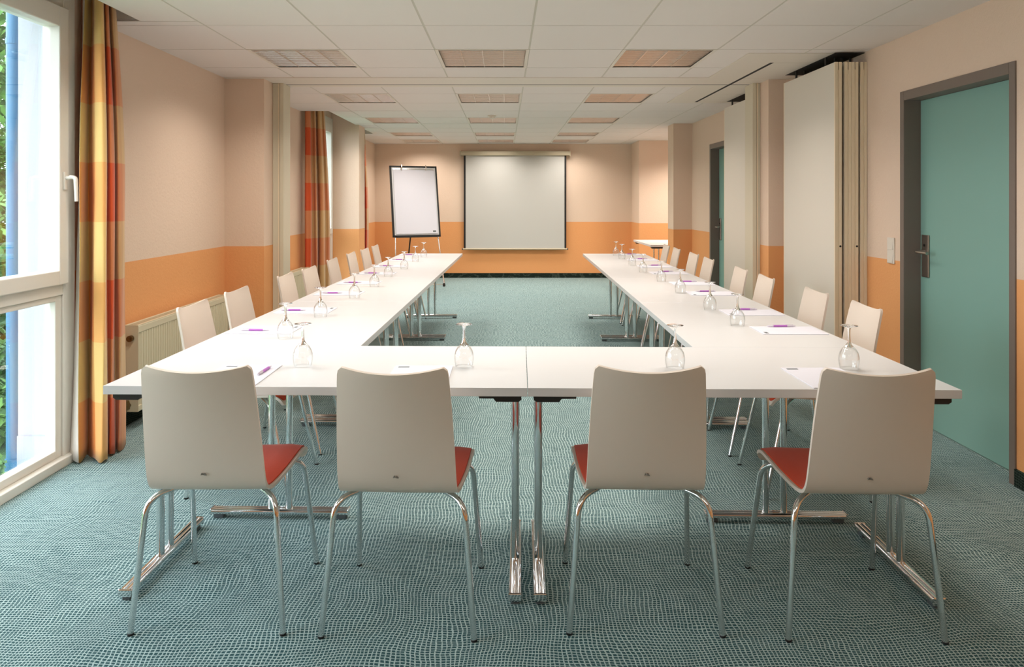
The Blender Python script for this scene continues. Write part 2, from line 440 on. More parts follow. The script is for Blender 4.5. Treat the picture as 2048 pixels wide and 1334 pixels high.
# ------------------------------------------------------------------ doors
def door(name, y0, y1, side_label):
    r = struct_empty(name, (XR, y0, 0)); w = y1-y0
    bm = BM(); f = .045
    pr = [(-.010, f), (-.010, 0), (0, 0), (0, 0)]
    box(bm, -.008, .12, 0, f, 0, DZ, .003); box(bm, -.008, .12, w-f, w, 0, DZ, .003); box(bm, -.008, .12, f, w-f, DZ-f-.012, DZ, .003)
    obj('door_frame', bm, M['frame'], r)
    bm = BM(); box(bm, .093, .135, f+.003, w-f-.003, .008, DZ-f-.014, .002); lf = obj('door_leaf', bm, M['teal'], r)
    bm = BM(); box(bm, .09, .12, f, w-f, 0, .007); obj('threshold', bm, M['alu'], r)
    hy = w-f-.065
    bm = BM(); box(bm, .083, .093, hy-.038, hy+.038, .893, 1.145, .004)
    h = obj('handle_plate', bm, M['steel'], lf)
    bm = BM(); tube(bm, fillet([(.085, hy-.0, 1.045), (.030, hy, 1.045), (.028, hy-.125, 1.043)], .018), .0095, 12)
    lathe(bm, [(0,0), (.016,0), (.016,.01), (0,.01)], 14, (.080, hy, 1.04))
    obj('door_handle', bm, M['steel'], lf, smooth=True)
    bm = BM(); tube(bm, [(.0825, hy+.004, 1.083), (.080, hy+.004, 1.083)], .008, 12); obj('keyhole', bm, M['black'], lf)
    return r
door('door_1', D1[0], D1[1], 'near'); door('door_2', D2[0], D2[1], 'far')
# ------------------------------------------------------------------ light switch and smoke detector
t = thing('light_switch', 'white double rocker light switch on the peach wall beside the near teal door', 'light switch', (XR, 4.742, .957))
bm = BM(); box(bm, -.009, 0, -.042, .042, 0, .162, .003); obj('switch_plate', bm, M['white'], t)
for k in (0, 1):
    bm = BM(); prism(bm, [(-.013, .088+.0-.08*k), (-.009, .146-.08*k), (-.008, .146-.08*k), (-.008, .088-.08*k)], 'y', -.028, .028)
    obj('rocker', bm, M['white'], t)
t = thing('smoke_detector', 'small round white smoke detector on the ceiling tiles between the middle lights', 'smoke detector', (-.15, 8.86, ZC))
bm = BM(); lathe(bm, [(0,-.001), (.05,-.001), (.05,-.012), (.044,-.016), (0,-.016)], 20); obj('base', bm, M['white'], t, smooth=True)
bm = BM(); lathe(bm, [(.036,-.016), (.034,-.034), (.022,-.042), (0,-.043)], 20); obj('sensor_head', bm, M['white'], t, smooth=True)
# ------------------------------------------------------------------ ceiling lights
def light_fitting(i):
    t = thing('ceiling_light', '', 'ceiling light', (0,0,ZC), 0, 'square louvred ceiling lights')
    hw, hl = .3125, .3465
    bm = BM()
    for a in ((-hw,-hw+.022,-hl,hl), (hw-.022,hw,-hl,hl), (-hw+.022,hw-.022,-hl,-hl+.022), (-hw+.022,hw-.022,hl-.022,hl)):
        box(bm, a[0], a[1], a[2], a[3], -.003, .008, .001)
    obj('frame', bm, M['board'], t)
    bm = BM(); a, b = hw-.022, hl-.022                   # reflector tray, open below
    P = lambda x, y, z: (x, y, z)
    quad(bm, [P(-a,-b,.095), P(a,-b,.095), P(a,b,.095), P(-a,b,.095)])
    for s in (-1, 1):
        quad(bm, [P(s*a,-b,.0), P(s*a,b,.0), P(s*a,b,.095), P(s*a,-b,.095)]); quad(bm, [P(-a,s*b,.0), P(a,s*b,.0), P(a,s*b,.095), P(-a,s*b,.095)])
    obj('reflector', bm, M['alu'], t)
    for x in (-.216, -.072, .072, .216):
        bm = BM(); tube(bm, [(x,-b+.02,.074), (x,b-.02,.074)], .012, 10); obj('fluorescent_tube', bm, M['tube'], t, smooth=True)
    bm = BM()
    for x in (-.144, 0, .144): prism(bm, [(x-.0015,.0), (x+.0015,.0), (x+.012,.054), (x-.012,.054)], 'y', -b, b)
    n = 10
    for k in range(n):
        y = -b + (k+.5)*2*b/n
        prism(bm, [(y-.0012,.001), (y+.0012,.001), (y+.006,.052), (y-.006,.052)], 'x', -a, a)
    obj('louvre', bm, M['alu'], t)
    return t
LPOS = []
cn = ['left', 'middle', 'right']
rn = ['', '', 'first row, this side of the partition track', 'second row, just past the partition track', 'third row, over the middle of the far room', 'fourth row, towards the screen wall', 'fifth row, against the screen wall']
lf0 = None
for ri, (y0, y1) in enumerate(LROW):
    for ci, k in enumerate(LCOL):
        x = (GX[k]+GX[k+1])/2; y = (y0+y1)/2
        lab = 'square louvred ceiling light, %s of the %s' % (cn[ci], rn[ri]) if ri > 1 else 'square louvred ceiling light above the near end of the room, %s one, %s row' % (cn[ci], 'rearmost' if ri == 0 else 'next')
        if lf0 is None:
            lf0 = o_ = light_fitting(0); lf0.location = (x, y, ZC); lf0['label'] = lab
        else:
            o_ = dup(lf0, (x, y, ZC), 0, lab)
        o_.scale = (1, (y1-y0)/.69, 1)
        LPOS.append((x, y, ri))
def area(name, loc, sx, sy, power, col, spread=None, rot=(0,0,0)):
    d = bpy.data.lights.new(name, 'AREA'); d.shape = 'RECTANGLE'; d.size = sx; d.size_y = sy; d.energy = power; d.color = col
    if spread: d.spread = spread
    o = bpy.data.objects.new(name, d); link(o); o.location = loc; o.rotation_euler = rot; return o
WARM = (1, .93, .86)
for x, y, ri in LPOS:
    area('louvre_lamp', (x, y, ZC-.006), .52, .58, 9 if ri == 0 else 12, WARM, math.radians(140))
# alcove light
area('alcove_lamp', (3.0, 11.5, ZC-.01), .5, .5, 36, WARM, math.radians(140))
# ------------------------------------------------------------------ tables
TX, TY, TA = -1.3227, 2.495, .0207
ct, stt = math.cos(TA), math.sin(TA)
def T(u, v, z=0): return (TX+u*ct+v*stt, TY-u*stt+v*ct, z)
TL, TD, ZT = 1.397, .7046, .74
def make_table():
    t = thing('folding_table', '', 'table', (0,0,0), 0, 'white folding tables in the open rectangle')
    bm = BM(); box(bm, -TL/2+.001, TL/2-.001, -TD/2+.001, TD/2-.001, ZT-.0285, ZT, .0015); obj('tabletop', bm, M['laminate'], t)
    for s in (-1, 1):
        xl = s*(TL/2-.042)
        bm = BM()
        for o in (-.0098, .0098): tube(bm, [(xl+o, -.29, .0285), (xl+o, .29, .0285)], .0132, 14)
        ft = obj('foot', bm, M['chrome'], t, smooth=True)
        for e in (-1, 1):
            bm = BM(); box(bm, xl-.022, xl+.022, e*.292-.004, e*.292+.004, .0145, .0425, .004); obj('end_cap', bm, M['chrome'], ft)
            bm = BM(); box(bm, xl-.014, xl+.014, e*.262-.022, e*.262+.022, 0, .018, .003); obj('glide', bm, M['glide'], ft)
        for o in (-.0375, .0375):
            bm = BM(); tube(bm, [(xl, o, .036), (xl, o, .695)], .0145, 16); obj('column', bm, M['chrome'], t, smooth=True)
        bm = BM()
        prism(bm, [(xl+.022*s, .7110), (xl-.118*s, .7110), (xl-.118*s, .698), (xl-.07*s, .698), (xl-.062*s, .687), (xl+.012*s, .687), (xl+.022*s, .694)], 'y', -.325, .325)
        obj('support_rail', bm, M['blackp'], t)
    return t
tb0 = make_table()
tabs = [((TL/2, TD/2), 0, 'white table at the near end, left of the centre seam'), ((TL*1.5, TD/2), 0, 'white table at the near end, right of the centre seam')]
SL = (6.291-TD)/4
od = ['nearest the viewer', 'second from the near end', 'third from the near end', 'farthest, at the screen end']
for k in range(4): tabs.append(((TD/2, TD+SL*(k+.5)), PI/2, 'white folding table in the window-side arm, ' + od[k]))
for k in range(4): tabs.append(((2*TL-TD/2, TD+SL*(k+.5)), PI/2, 'white folding table in the door-side arm, ' + od[k]))
for i, ((u, v), rz, lab) in enumerate(tabs):
    if i == 0: tb0.location = T(u, v); tb0.rotation_euler = (0,0,rz-TA); tb0['label'] = lab
    else: dup(tb0, T(u, v), rz-TA, lab)
at_ = dup(tb0, (2.36, 11.16, 0), PI/2, 'white folding table standing alone in the far right alcove')
del at_['group']
# ------------------------------------------------------------------ chairs
def catmull(P, n):
    out = []
    Q = [P[0]] + P + [P[-1]]
    for i in range(1, len(Q)-2):
        for k in range(n):
            t = k/n; p0, p1, p2, p3 = Q[i-1], Q[i], Q[i+1], Q[i+2]
            out.append(tuple(.5*((2*p1[j]) + (-p0[j]+p2[j])*t + (2*p0[j]-5*p1[j]+4*p2[j]-p3[j])*t*t + (-p0[j]+3*p1[j]-3*p2[j]+p3[j])*t**3) for j in range(len(p1))))
    out.append(tuple(P[-1])); return out
# profile: y, z, half width, hollow
PROF = catmull([(.436,.414,.203,.001), (.424,.438,.205,.003), (.402,.455,.206,.005), (.365,.463,.206,.006), (.28,.460,.205,.007), (.19,.453,.201,.006), (.11,.446,.193,.004), (.062,.445,.187,.002),
                (.030,.455,.184,.002), (.010,.478,.183,.004), (-.004,.520,.182,.008), (-.022,.610,.179,.015), (-.043,.720,.174,.021), (-.060,.800,.169,.024), (-.072,.855,.165,.026)], 4)
NS = 18
def chair_surface(off, rows, inset=0, ends=True):
    """grid of points at a distance off from the sitting side of the shell"""
    n = len(PROF); grid = []
    L = [0]
    for i in range(1, n): L.append(L[-1]+math.hypot(PROF[i][0]-PROF[i-1][0], PROF[i][1]-PROF[i-1][1]))
    i0, i1 = rows
    for i in range(i0, i1+1):
        y, z, w, h = PROF[i]
        a = PROF[max(i-1,0)]; b = PROF[min(i+1,n-1)]
        dy, dz = b[0]-a[0], b[1]-a[1]; l = math.hypot(dy, dz); ny, nz = dz/l, -dy/l
        w -= inset
        for d, r in ((L[i]-L[i0], .035), (L[i1]-L[i], .022)):
            if d < r: w -= (r - math.sqrt(max(r*r-(r-d)**2, 0)))*.55
        row = []
        for k in range(NS+1):
            s = -1+2*k/NS
            hh = h*(1-s*s)
            zz = 0
            if i > n-10: zz = -.011*(1-s*s)*(i-(n-10))/9
            row.append(Vector((s*w, y+ny*(off-hh), z+nz*(off-hh)+zz)))
        grid.append(row)
    return grid
def slab(bm, A, B):
    """closed solid between two point grids"""
    R, K = len(A), len(A[0])
    va = [[bm.verts.new(p) for p in r] for r in A]; vb = [[bm.verts.new(p) for p in r] for r in B]
    for i in range(R-1):
        for k in range(K-1):
            bm.faces.new((va[i][k], va[i][k+1], va[i+1][k+1], va[i+1][k])); bm.faces.new((vb[i][k], vb[i+1][k], vb[i+1][k+1], vb[i][k+1]))
    for k in range(K-1):
        bm.faces.new((va[0][k], vb[0][k], vb[0][k+1], va[0][k+1])); bm.faces.new((va[-1][k], va[-1][k+1], vb[-1][k+1], vb[-1][k]))
    for i in range(R-1):
        bm.faces.new((va[i][0], va[i+1][0], vb[i+1][0], vb[i][0])); bm.faces.new((va[i][-1], vb[i][-1], vb[i+1][-1], va[i+1][-1]))
def make_chair():
    t = thing('conference_chair', '', 'chair', (0,0,0), 0, 'white shell chairs around the tables')
    n = len(PROF)
    bm = BM(); slab(bm, chair_surface(0, (0, n-1)), chair_surface(-.011, (0, n-1)))
    sh = obj('shell', bm, M['shell'], t, smooth=50)
    # seat upholstery, domed a little
    i1 = 32
    A = chair_surface(.0004, (3, i1), .009); B = chair_surface(.011, (3, i1), .013)
    R = len(B)
    for i in range(R):
        for k in range(NS+1):
            e = min(1, min(k, NS-k)/2.0, min(i, R-1-i)/2.5+.25)
            B[i][k] = A[i][k].lerp(B[i][k], .35+.65*e)
    bm = BM(); slab(bm, A, B); obj('seat_pad', bm, M['red'], t, smooth=60)
    bm = BM(); box(bm, -.115, .115, .075, .33, .4275, .4345, .002); obj('seat_plate', bm, M['blackp'], t)
    r = .0096
    for sx in (-1, 1):
        for rear in (1, 0):
            if rear: pts = [(sx*.237,0,.003), (sx*.206,.036,.395), (sx*.200,.040,.4228), (sx*.07,.17,.429)]
            else: pts = [(sx*.226,.465,.003), (sx*.205,.376,.405), (sx*.199,.372,.4278), (sx*.10,.30,.4278)]
            bm = BM()
            P = fillet([pts[0], ((Vector(pts[1])+Vector(pts[2]))/2), pts[3]], .055, 8)
            tube(bm, P, r, 12)
            lg = obj('leg', bm, M['chrome'], t, smooth=True)
            bm = BM(); tube(bm, [(pts[0][0], pts[0][1], 0), (pts[0][0]-sx*.0006, pts[0][1], .007)], [.0098,.0106], 12); obj('foot_glide', bm, M['blackp'], lg, smooth=True)
    # maker's mark low on the rear face
    bm = BM(); zz = .508
    def st(x0, z0, x1, z1, w=.0011):
        d = Vector((x1-x0, 0, z1-z0)); nn = Vector((-d.z, 0, d.x)).normalized()*w
        yy = lambda z: -.0268 - (z-.508)*.2
        c = [Vector((x0,0,z0))+nn, Vector((x1,0,z1))+nn, Vector((x1,0,z1))-nn, Vector((x0,0,z0))-nn]
        q = [(p.x, yy(p.z), p.z) for p in c]
        prism3 = [bm.verts.new(p) for p in q] + [bm.verts.new((p[0], p[1]+.004, p[2])) for p in q]
        for f in ((0,1,2,3), (7,6,5,4), (0,4,5,1), (1,5,6,2), (2,6,7,3), (3,7,4,0)): bm.faces.new([prism3[k] for k in f])
    st(-.0075, zz-.003, -.0045, zz+.0035); st(-.0045, zz+.0035, -.002, zz-.0025); st(-.0065, zz-.0005, -.0025, zz)
    st(.0005, zz+.003, .001, zz-.0022); st(.001, zz-.002, .0085, zz-.0032); st(.003, zz+.0025, .006, zz-.0012)
    obj('maker_mark', bm, M['mark'], t)
    return t
ch0 = make_chair()
R_ = math.radians
chairs = []
fl = ['white chair with red seat seen from behind, leftmost of the near row', 'white chair with red seat seen from behind, second from left in the near row',
      'white chair with red seat seen from behind, third from left in the near row', 'white chair with red seat seen from behind, rightmost of the near row']
for (x, y, a), lab in zip([(-.926,2.357,0), (-.331,2.333,-2.3), (.437,2.354,-1.6), (1.105,2.318,-1.5)], fl): chairs.append((x, y, R_(a), lab, 'chairs along the near end of the tables'))
on = ['nearest the viewer', 'second from the near end', 'third from the near end', 'fourth from the near end', 'fifth from the near end', 'sixth from the near end', 'seventh from the near end', 'farthest, by the flip chart']
for (x, y), o in zip([(-1.435,3.67), (-1.435,4.27), (-1.41,5.13), (-1.385,5.655), (-1.405,6.5), (-1.40,7.268), (-1.38,7.87), (-1.372,8.455)], on):
    chairs.append((x, y, -PI/2-TA+R_(random.uniform(-1.5,1.5)), 'white chair on the window side of the tables, ' + o, 'chairs along the window-side tables'))
on[-1] = 'farthest, by the alcove'
for (x, y), o in zip([(1.652,3.63), (1.657,4.22), (1.647,5.0), (1.672,5.615), (1.69,6.57), (1.72,7.20), (1.725,7.95), (1.745,8.545)], on):
    chairs.append((x, y, PI/2-TA+R_(random.uniform(-1.5,1.5)), 'white chair on the door side of the tables, ' + o, 'chairs along the door-side tables'))
for i, (x, y, a, lab, grp) in enumerate(chairs):
    if i == 0: ch0.location = (x, y, 0); ch0.rotation_euler = (0,0,a); ch0['label'] = lab; ch0['group'] = grp
    else: dup(ch0, (x, y, 0), a, lab, grp)
# ------------------------------------------------------------------ glasses, pads, pens
def make_glass():
    t = thing('wine_glass', '', 'glass', (0,0,ZT), 0, 'upturned wine glasses on the tables')
    out = [(.0315,.0), (.0345,.015), (.0360,.030), (.0352,.044), (.0315,.058), (.0245,.070), (.0160,.079)]
    inn = [(.0303,.0), (.0333,.015), (.0348,.030), (.0340,.044), (.0302,.057), (.0228,.068), (.0130,.075), (0,.077)]
    bm = BM(); lathe(bm, inn[::-1] + out, 28); obj('bowl', bm, M['glass'], t, smooth=True)
    bm = BM(); lathe(bm, [(.0160,.079), (.0095,.087), (.0060,.096), (.0048,.108), (.0042,.125), (.0046,.140), (.0070,.147)], 16); obj('stem', bm, M['stem'], t, smooth=True)
    bm = BM(); lathe(bm, [(.0070,.147), (.016,.1505), (.0300,.1540), (.0305,.1550), (.0295,.1558), (.015,.1560), (0,.1560)], 28); obj('foot_disc', bm, M['stem'], t, smooth=True)
    return t
gl0 = make_glass()
gl = [((-.745,2.80), 'upturned wine glass on the near table, leftmost of four'), ((-.15,2.79), 'upturned wine glass on the near table, just left of the centre seam'),
      ((.62,2.765), 'upturned wine glass on the near table, just right of the centre seam'), ((1.25,2.757), 'upturned wine glass on the near table, rightmost of four')]
o8 = ['nearest the viewer', 'second from near end', 'third from near end', 'fourth from near end', 'fifth from near end', 'sixth from near end', 'seventh from near end', 'farthest']
for p, o in zip([(-.97,3.356), (-.964,3.97), (-.939,4.74), (-.925,5.38), (-.937,6.1), (-.897,6.77), (-.893,7.58), (-.878,8.22)], o8): gl.append((p, 'upturned wine glass on the window-side arm of tables, ' + o))
for p, o in zip([(1.131,3.69), (1.143,4.23), (1.161,5.02), (1.18,5.72), (1.18,6.48), (1.20,7.15), (1.223,7.93), (1.236,8.44)], o8): gl.append((p, 'upturned wine glass on the door-side arm of tables, ' + o))
for i, (p, lab) in enumerate(gl):
    if i == 0: gl0.location = (p[0], p[1], ZT); gl0['label'] = lab
    else: dup(gl0, (p[0], p[1], ZT), random.uniform(0,6), lab)
def make_pad():
    t = thing('notepad', '', 'notepad', (0,0,ZT), 0, 'white notepads laid on the tables')   # local: sitter at -y, top at +y
    bm = BM(); box(bm, -.105, .105, -.1485, .1485, 0, .0035, .0008); sh = obj('pages', bm, M['paper'], t)
    bm = BM(); box(bm, -.092, -.052, .117, .132, .0035, .0038); obj('printed_logo', bm, M['logo'], t)
    bm = BM(); box(bm, -.105, .105, -.1485, .1485, -.0, .0006); bm.free()
    return t
pd0 = make_pad()
def make_pen():
    t = thing('ballpoint_pen', '', 'pen', (0,0,0), 0, 'purple ballpoint pens')               # along local y, tip at +y
    rr = .0052
    bm = BM(); tube(bm, [(0,-.030,rr), (0,.036,rr)], [.0052,.0052], 12); obj('barrel', bm, M['purple'], t, smooth=True)
    bm = BM(); tube(bm, [(0,.036,rr), (0,.056,rr), (0,.0675,rr)], [.0050,.0036,.0010], 12); obj('tip', bm, M['pentip'], t, smooth=True)
    bm = BM(); tube(bm, [(0,-.062,rr), (0,-.030,rr)], [.0042,.0052], 12); tube(bm, [(0,-.070,rr), (0,-.062,rr)], .0028, 10)
    box(bm, -.0016, .0016, -.060, -.022, rr*2-.001, rr*2+.0012); obj('clip_end', bm, M['pentip'], t, smooth=True)
    return t
pn0 = make_pen()
pads = [((-.925,2.648), 0, 'white notepad behind the leftmost near chair, pen on it'), ((-.295,2.637), 0, 'white notepad behind the second near chair, only its dark logo showing'),
        ((1.105,2.604), 0, 'white notepad behind the rightmost near chair, dark logo at its corner')]
Lp = [(-1.125,3.46), (-1.10,4.096), (-1.085,4.875), (-1.075,5.52), (-1.065,6.24), (-1.06,6.93), (-1.045,7.67), (-1.03,8.42)]
Rp = [(1.325,3.445), (1.337,4.018), (1.352,4.86), (1.372,5.47), (1.375,6.28), (1.385,6.90), (1.415,7.69), (1.428,8.49)]
for p, o in zip(Lp, o8): pads.append(((p[0], p[1]+.105), -PI/2-TA, 'white notepad on the window-side arm of tables, ' + o))
for p, o in zip(Rp, o8): pads.append(((p[0], p[1]+.105), PI/2-TA, 'white notepad on the door-side arm of tables, ' + o))
for i, (p, a, lab) in enumerate(pads):
    if i == 0: pd0.location = (p[0], p[1], ZT); pd0.rotation_euler = (0,0,a); pd0['label'] = lab
    else: dup(pd0, (p[0], p[1], ZT), a, lab)
pens = [((-.850,2.69), R_(-2), 'purple pen on the notepad behind the leftmost near chair')]
Lq = [(-1.158,3.525), (-1.158,4.17), (-1.125,4.95), (-1.12,5.59), (-1.105,6.32), (-1.095,7.02), (-1.085,7.76), (-1.075,8.50)]
Rq = [(1.321,3.635), (1.325,4.20), (1.33,5.04), (1.36,5.655), (1.365,6.46), (1.40,7.08), (1.415,7.88), (1.42,8.58)]
for p, o in zip(Lq, o8): pens.append((p, -PI/2+R_(random.uniform(-3,3)), 'purple pen on the notepad of the window-side tables, ' + o))
for p, o in zip(Rq, o8): pens.append((p, PI/2+R_(random.uniform(-3,3)), 'purple pen on the notepad of the door-side tables, ' + o))
for i, (p, a, lab) in enumerate(pens):
    loc = (p[0], p[1], ZT+.0036)
    if i == 0: pn0.location = loc; pn0.rotation_euler = (0,0,a); pn0['label'] = lab
    else: dup(pn0, loc, a, lab)
# ------------------------------------------------------------------ radiators
def radiator(y0, y1, label):
    t = thing('radiator', label, 'radiator', (XL, y0, 0), 0, 'panel radiators under the orange band')
    w = y1-y0; xf, xb = .128, .045; z0, z1 = .110, .617
    bm = BM(); n = int(w/.033); pts = []                 # fluted front panel
    for k in range(n):
        a = .025+(w-.05)*k/n; s = (w-.05)/n
        pts += [(xf-.006, a), (xf-.006, a+s*.38), (xf, a+s*.5), (xf, a+s*.88)]
    pts += [(xf-.012, w-.02), (xf-.012, .02)]
    prism(bm, [(x, y) for x, y in pts], 'z', z0+.035, z1-.045)
    box(bm, xf-.012, xf+.001, 0.004, w-.004, z0, z0+.035, .004); box(bm, xf-.012, xf+.001, .004, w-.004, z1-.045, z1-.004, .004)
    obj('front_panel', bm, M['radiator'], t)
    bm = BM(); box(bm, xb, xb+.012, .01, w-.01, z0, z1-.004, .003); obj('rear_panel', bm, M['radiator'], t)
    bm = BM(); n = int(w/.02)
    for k in range(n):
        a = .01+(w-.02)*k/n; box(bm, xb+.014, xf-.014, a, a+.008, z1-.006, z1)
    box(bm, xb, xb+.016, 0, w, z1-.012, z1+.001); box(bm, xf-.016, xf, 0, w, z1-.012, z1+.001)
    obj('top_grille', bm, M['radiator'], t)
    for a, b in ((-.004,.0), (w,w+.004)):
        bm = BM(); box(bm, xb, xf+.001, a, b, z0, z1); obj('side_cover', bm, M['radiator'], t)
    bm = BM(); tube(bm, [(.088,-.005,z1-.075), (.088,-.03,z1-.075)], .018, 16); tube(bm, [(.088,-.028,z1-.075), (.088,-.036,z1-.075)], .009, 12); obj('plug', bm, M['brass'], t, smooth=True)
    bm = BM(); tube(bm, [(.075,-.004,z0+.04), (.075,-.045,z0+.04)], .012, 12); tube(bm, fillet([(.075,-.035,z0+.045), (.06,-.035,z0-.02), (.012,-.035,z0-.02)], .03), .009, 10); lathe(bm, [(0,0), (.02,0), (.022,.03), (.016,.05), (0,.052)], 16, (.075,-.04,z0+.025)); obj('valve', bm, M['brass'], t, smooth=True)
    for a in (.2, w-.2):
        bm = BM(); box(bm, .003, xb, a-.02, a+.02, z0+.05, z1-.05); obj('wall_bracket', bm, M['radiator'], t)
    return t
radiator(4.455, 5.92, 'cream fluted radiator on the window wall behind the nearest left chairs')
radiator(6.95, 8.33, 'cream fluted radiator beyond the partition jamb, partly hidden behind white chairs')
# ------------------------------------------------------------------ curtains
def curtain(label, bottom, top, us, ztop, zbot, pinch=.42, group='checked curtains at the windows', behind=None):
    """cloth sheet through a folded ground-plan path, drawn together towards the top; (x, y) per fold"""
    bm = BM(); uvl = bm.loops.layers.uv.new('UVMap')
    rows = 44; th = .0025
    sheets = [(bottom, top, us)] + ([behind] if behind else [])
    for bottom, top, us in sheets:
        V = []
        pb = catmull([(*b, u) for b, u in zip(bottom, us)], 8); pt = catmull([(*b, u) for b, u in zip(top, us)], 8)
        for i in range(rows+1):
            f = i/rows; z = ztop+(zbot-ztop)*f
            w = min(1, (f/pinch))**.8; w = w*w*(3-2*w)*.75+.25*w
            r = []
            for k, (a, b) in enumerate(zip(pt, pb)):
                ww = f**(1+.6*(1-a[2]/.06)) if a[2] < .06 else (f if a[2] < .1 else w)
                wob = .004*math.sin(f*9+a[2]*31) * f
                r.append((a[0]+(b[0]-a[0])*ww+wob, a[1]+(b[1]-a[1])*ww+wob*.5, z + (.006*math.sin(a[2]*40) if i == rows else 0), a[2]))
            V.append(r)
        vs = [[bm.verts.new(p[:3]) for p in r] for r in V]
        for i in range(rows):
            for k in range(len(pb)-1):
                f = bm.faces.new((vs[i][k], vs[i][k+1], vs[i+1][k+1], vs[i+1][k]))
                for lp, (a, b) in zip(f.loops, ((i,k),(i,k+1),(i+1,k+1),(i+1,k))): lp[uvl].uv = (max(0, min(1, V[a][b][3])), V[a][b][2])
    bmesh.ops.recalc_face_normals(bm, faces=bm.faces)
    o = obj('curtain', bm, M['curtain'], smooth='all')
    md = o.modifiers.new('cloth thickness', 'SOLIDIFY'); md.thickness = th; md.offset = 0
    return tag(o, label, 'curtain', group)
def pxy(px, y): return ((px-1009.7)*y/1518.0, y)
# ground plan of the near curtain, lining edge first
us = [0, .06, .10, .17, .24, .30, .36, .42, .48, .56, .60, .66, .72, .78, .84, .92, 1]
bot = [pxy(139,3.93), pxy(149,3.90), pxy(158,3.885), pxy(166,3.93), pxy(177,4.0), pxy(184,3.97), pxy(189,3.91), pxy(198,3.89), pxy(208,3.89), pxy(212.5,3.93), pxy(214.5,4.02), pxy(222,3.99), pxy(228,4.02), pxy(230,4.08), pxy(238,4.05), pxy(246,4.10), pxy(250,4.16)]
top = [pxy(166,4.03), pxy(168,4.02), pxy(171,4.01), pxy(176,4.02), pxy(183,4.06), pxy(187,4.05), pxy(189,4.0), pxy(195,3.98), pxy(203,3.99), pxy(206,4.02), pxy(207,4.06), pxy(211,4.04), pxy(215,4.05), pxy(217,4.09), pxy(222,4.07), pxy(227,4.09), pxy(230,4.13)]
curtain('orange, yellow and red checked curtain hanging beside the near window', bot, top, us, 2.50, .012, behind=([pxy(150,4.12), pxy(154,4.06), pxy(160,4.09), pxy(168,4.05), pxy(180,4.10)], [pxy(153,4.12), pxy(156,4.07), pxy(161,4.09), pxy(168,4.07), pxy(180,4.11)], [.73,.70,.66,.63,.61]))
def shift(path, f): return [f(p) for p in path]
# second curtain, seen from its other edge, beyond the partition
us2 = [1, .92, .84, .78, .72, .66, .60, .56, .48, .42, .36, .30, .24, .17, .10]
b2 = [pxy(610,8.42), pxy(612,8.38), pxy(617,8.40), pxy(622,8.42), pxy(624,8.50), pxy(628,8.52), pxy(633,8.50), pxy(635,8.60), pxy(637,8.66), pxy(641,8.60), pxy(647,8.60), pxy(650,8.66), pxy(652,8.70), pxy(657,8.70), pxy(660,8.80)]
t2 = [pxy(610,8.48), pxy(612,8.46), pxy(616,8.46), pxy(620,8.48), pxy(622,8.52), pxy(625,8.53), pxy(629,8.52), pxy(631,8.58), pxy(632,8.62), pxy(635,8.59), pxy(639,8.59), pxy(641,8.63), pxy(643,8.66), pxy(646,8.66), pxy(648,8.72)]
us2 = [.60, .66, .70, .73, .74, .80, .88, .92, .985, .12, .18, .23, .26, .33, .30]
us2 = [.62, .66, .69, .72, .76, .80, .84, .88, .92, .96, 1.0, .97, .93, .88, .84]
curtain('red, brown and orange checked curtain at the second window, beyond the partition jamb', b2, t2, us2, 2.50, .012, .6)
b3 = [pxy(723,10.86), pxy(725,10.84), pxy(728,10.9), pxy(730,10.98), pxy(733,10.94), pxy(736,11.0), pxy(737,11.1)]
t3 = [pxy(720,10.95), pxy(722,10.94), pxy(723.5,10.97), pxy(725,11.02), pxy(727,11.0), pxy(728.5,11.04), pxy(729,11.1)]
curtain('narrow bunched checked curtain at the farthest window, near the back corner', b3, t3, [.80,.84,.74,.62,.70,.86,.92], 2.50, .012, .6)
for (x, y0, y1) in ((-2.15, -1.5, 4.2), (-2.1, 8.47, 9.94), (-2.09, 10.38, 11.28)):
    bm = BM(); box(bm, x-.015, x+.015, y0, y1, 2.615, 2.64)
    tag(obj('curtain_rail', bm, M['white']), {-1.5: 'white curtain rail in the slot above the near window', 8.47: 'white curtain rail above the second window', 10.38: 'white curtain rail above the farthest window'}[y0], 'curtain rail')
# ------------------------------------------------------------------ folding partition stacks
def panel(label, x0, x1, y0, y1, group, lock=False):
    t = thing('partition_panel', label, 'partition panel', ((x0+x1)/2, y0, 0), 0, group)
    h = (x1-x0)/2; L = y1-y0; z1 = 2.274
    bm = BM(); box(bm, -h, h, .012, L-.012, .012, z1, .001); obj('panel_face', bm, M['partition'], t)
    for a in (0, L-.012):
        bm = BM()
        zt = z1-.05
        for s in (-1, 1): box(bm, min(s*h, s*.0035), max(s*h, s*.0035), a, a+.012, .012, z1)
        box(bm, -.0035, .0035, a+.003, a+.012, .012, zt)
        obj('edge_profile', bm, M['profile'], t)
    bm = BM(); box(bm, -h*.7, h*.7, .03, L-.03, 0, .012); obj('floor_seal', bm, M['blackp'], t)
    for a in (.2, L-.2):
        bm = BM(); tube(bm, [(0, a, z1), (0, a, ZC-.0075)], .008, 10); obj('hanger', bm, M['blackp'], t)
    if lock:
        bm = BM(); tube(bm, [(h*.55, -.0015, 1.045), (h*.55, .002, 1.045)], .007, 10); obj('lock', bm, M['black'], t)
    return t
pl = ['white folding partition panel, outermost of the near stack, facing the tables', 'folding partition panel, second from the room side in the near stack', 'folding partition panel, third from the room side in the near stack', 'folding partition panel against the wall, innermost of the near stack']
for (x0, x1), lab in zip(((2.201,2.247), (2.266,2.311), (2.3125,2.357), (2.372,2.415)), pl): panel(lab, x0, x1, 5.06, 5.99, 'partition panels in the near stack', lab in (pl[0], pl[2]))
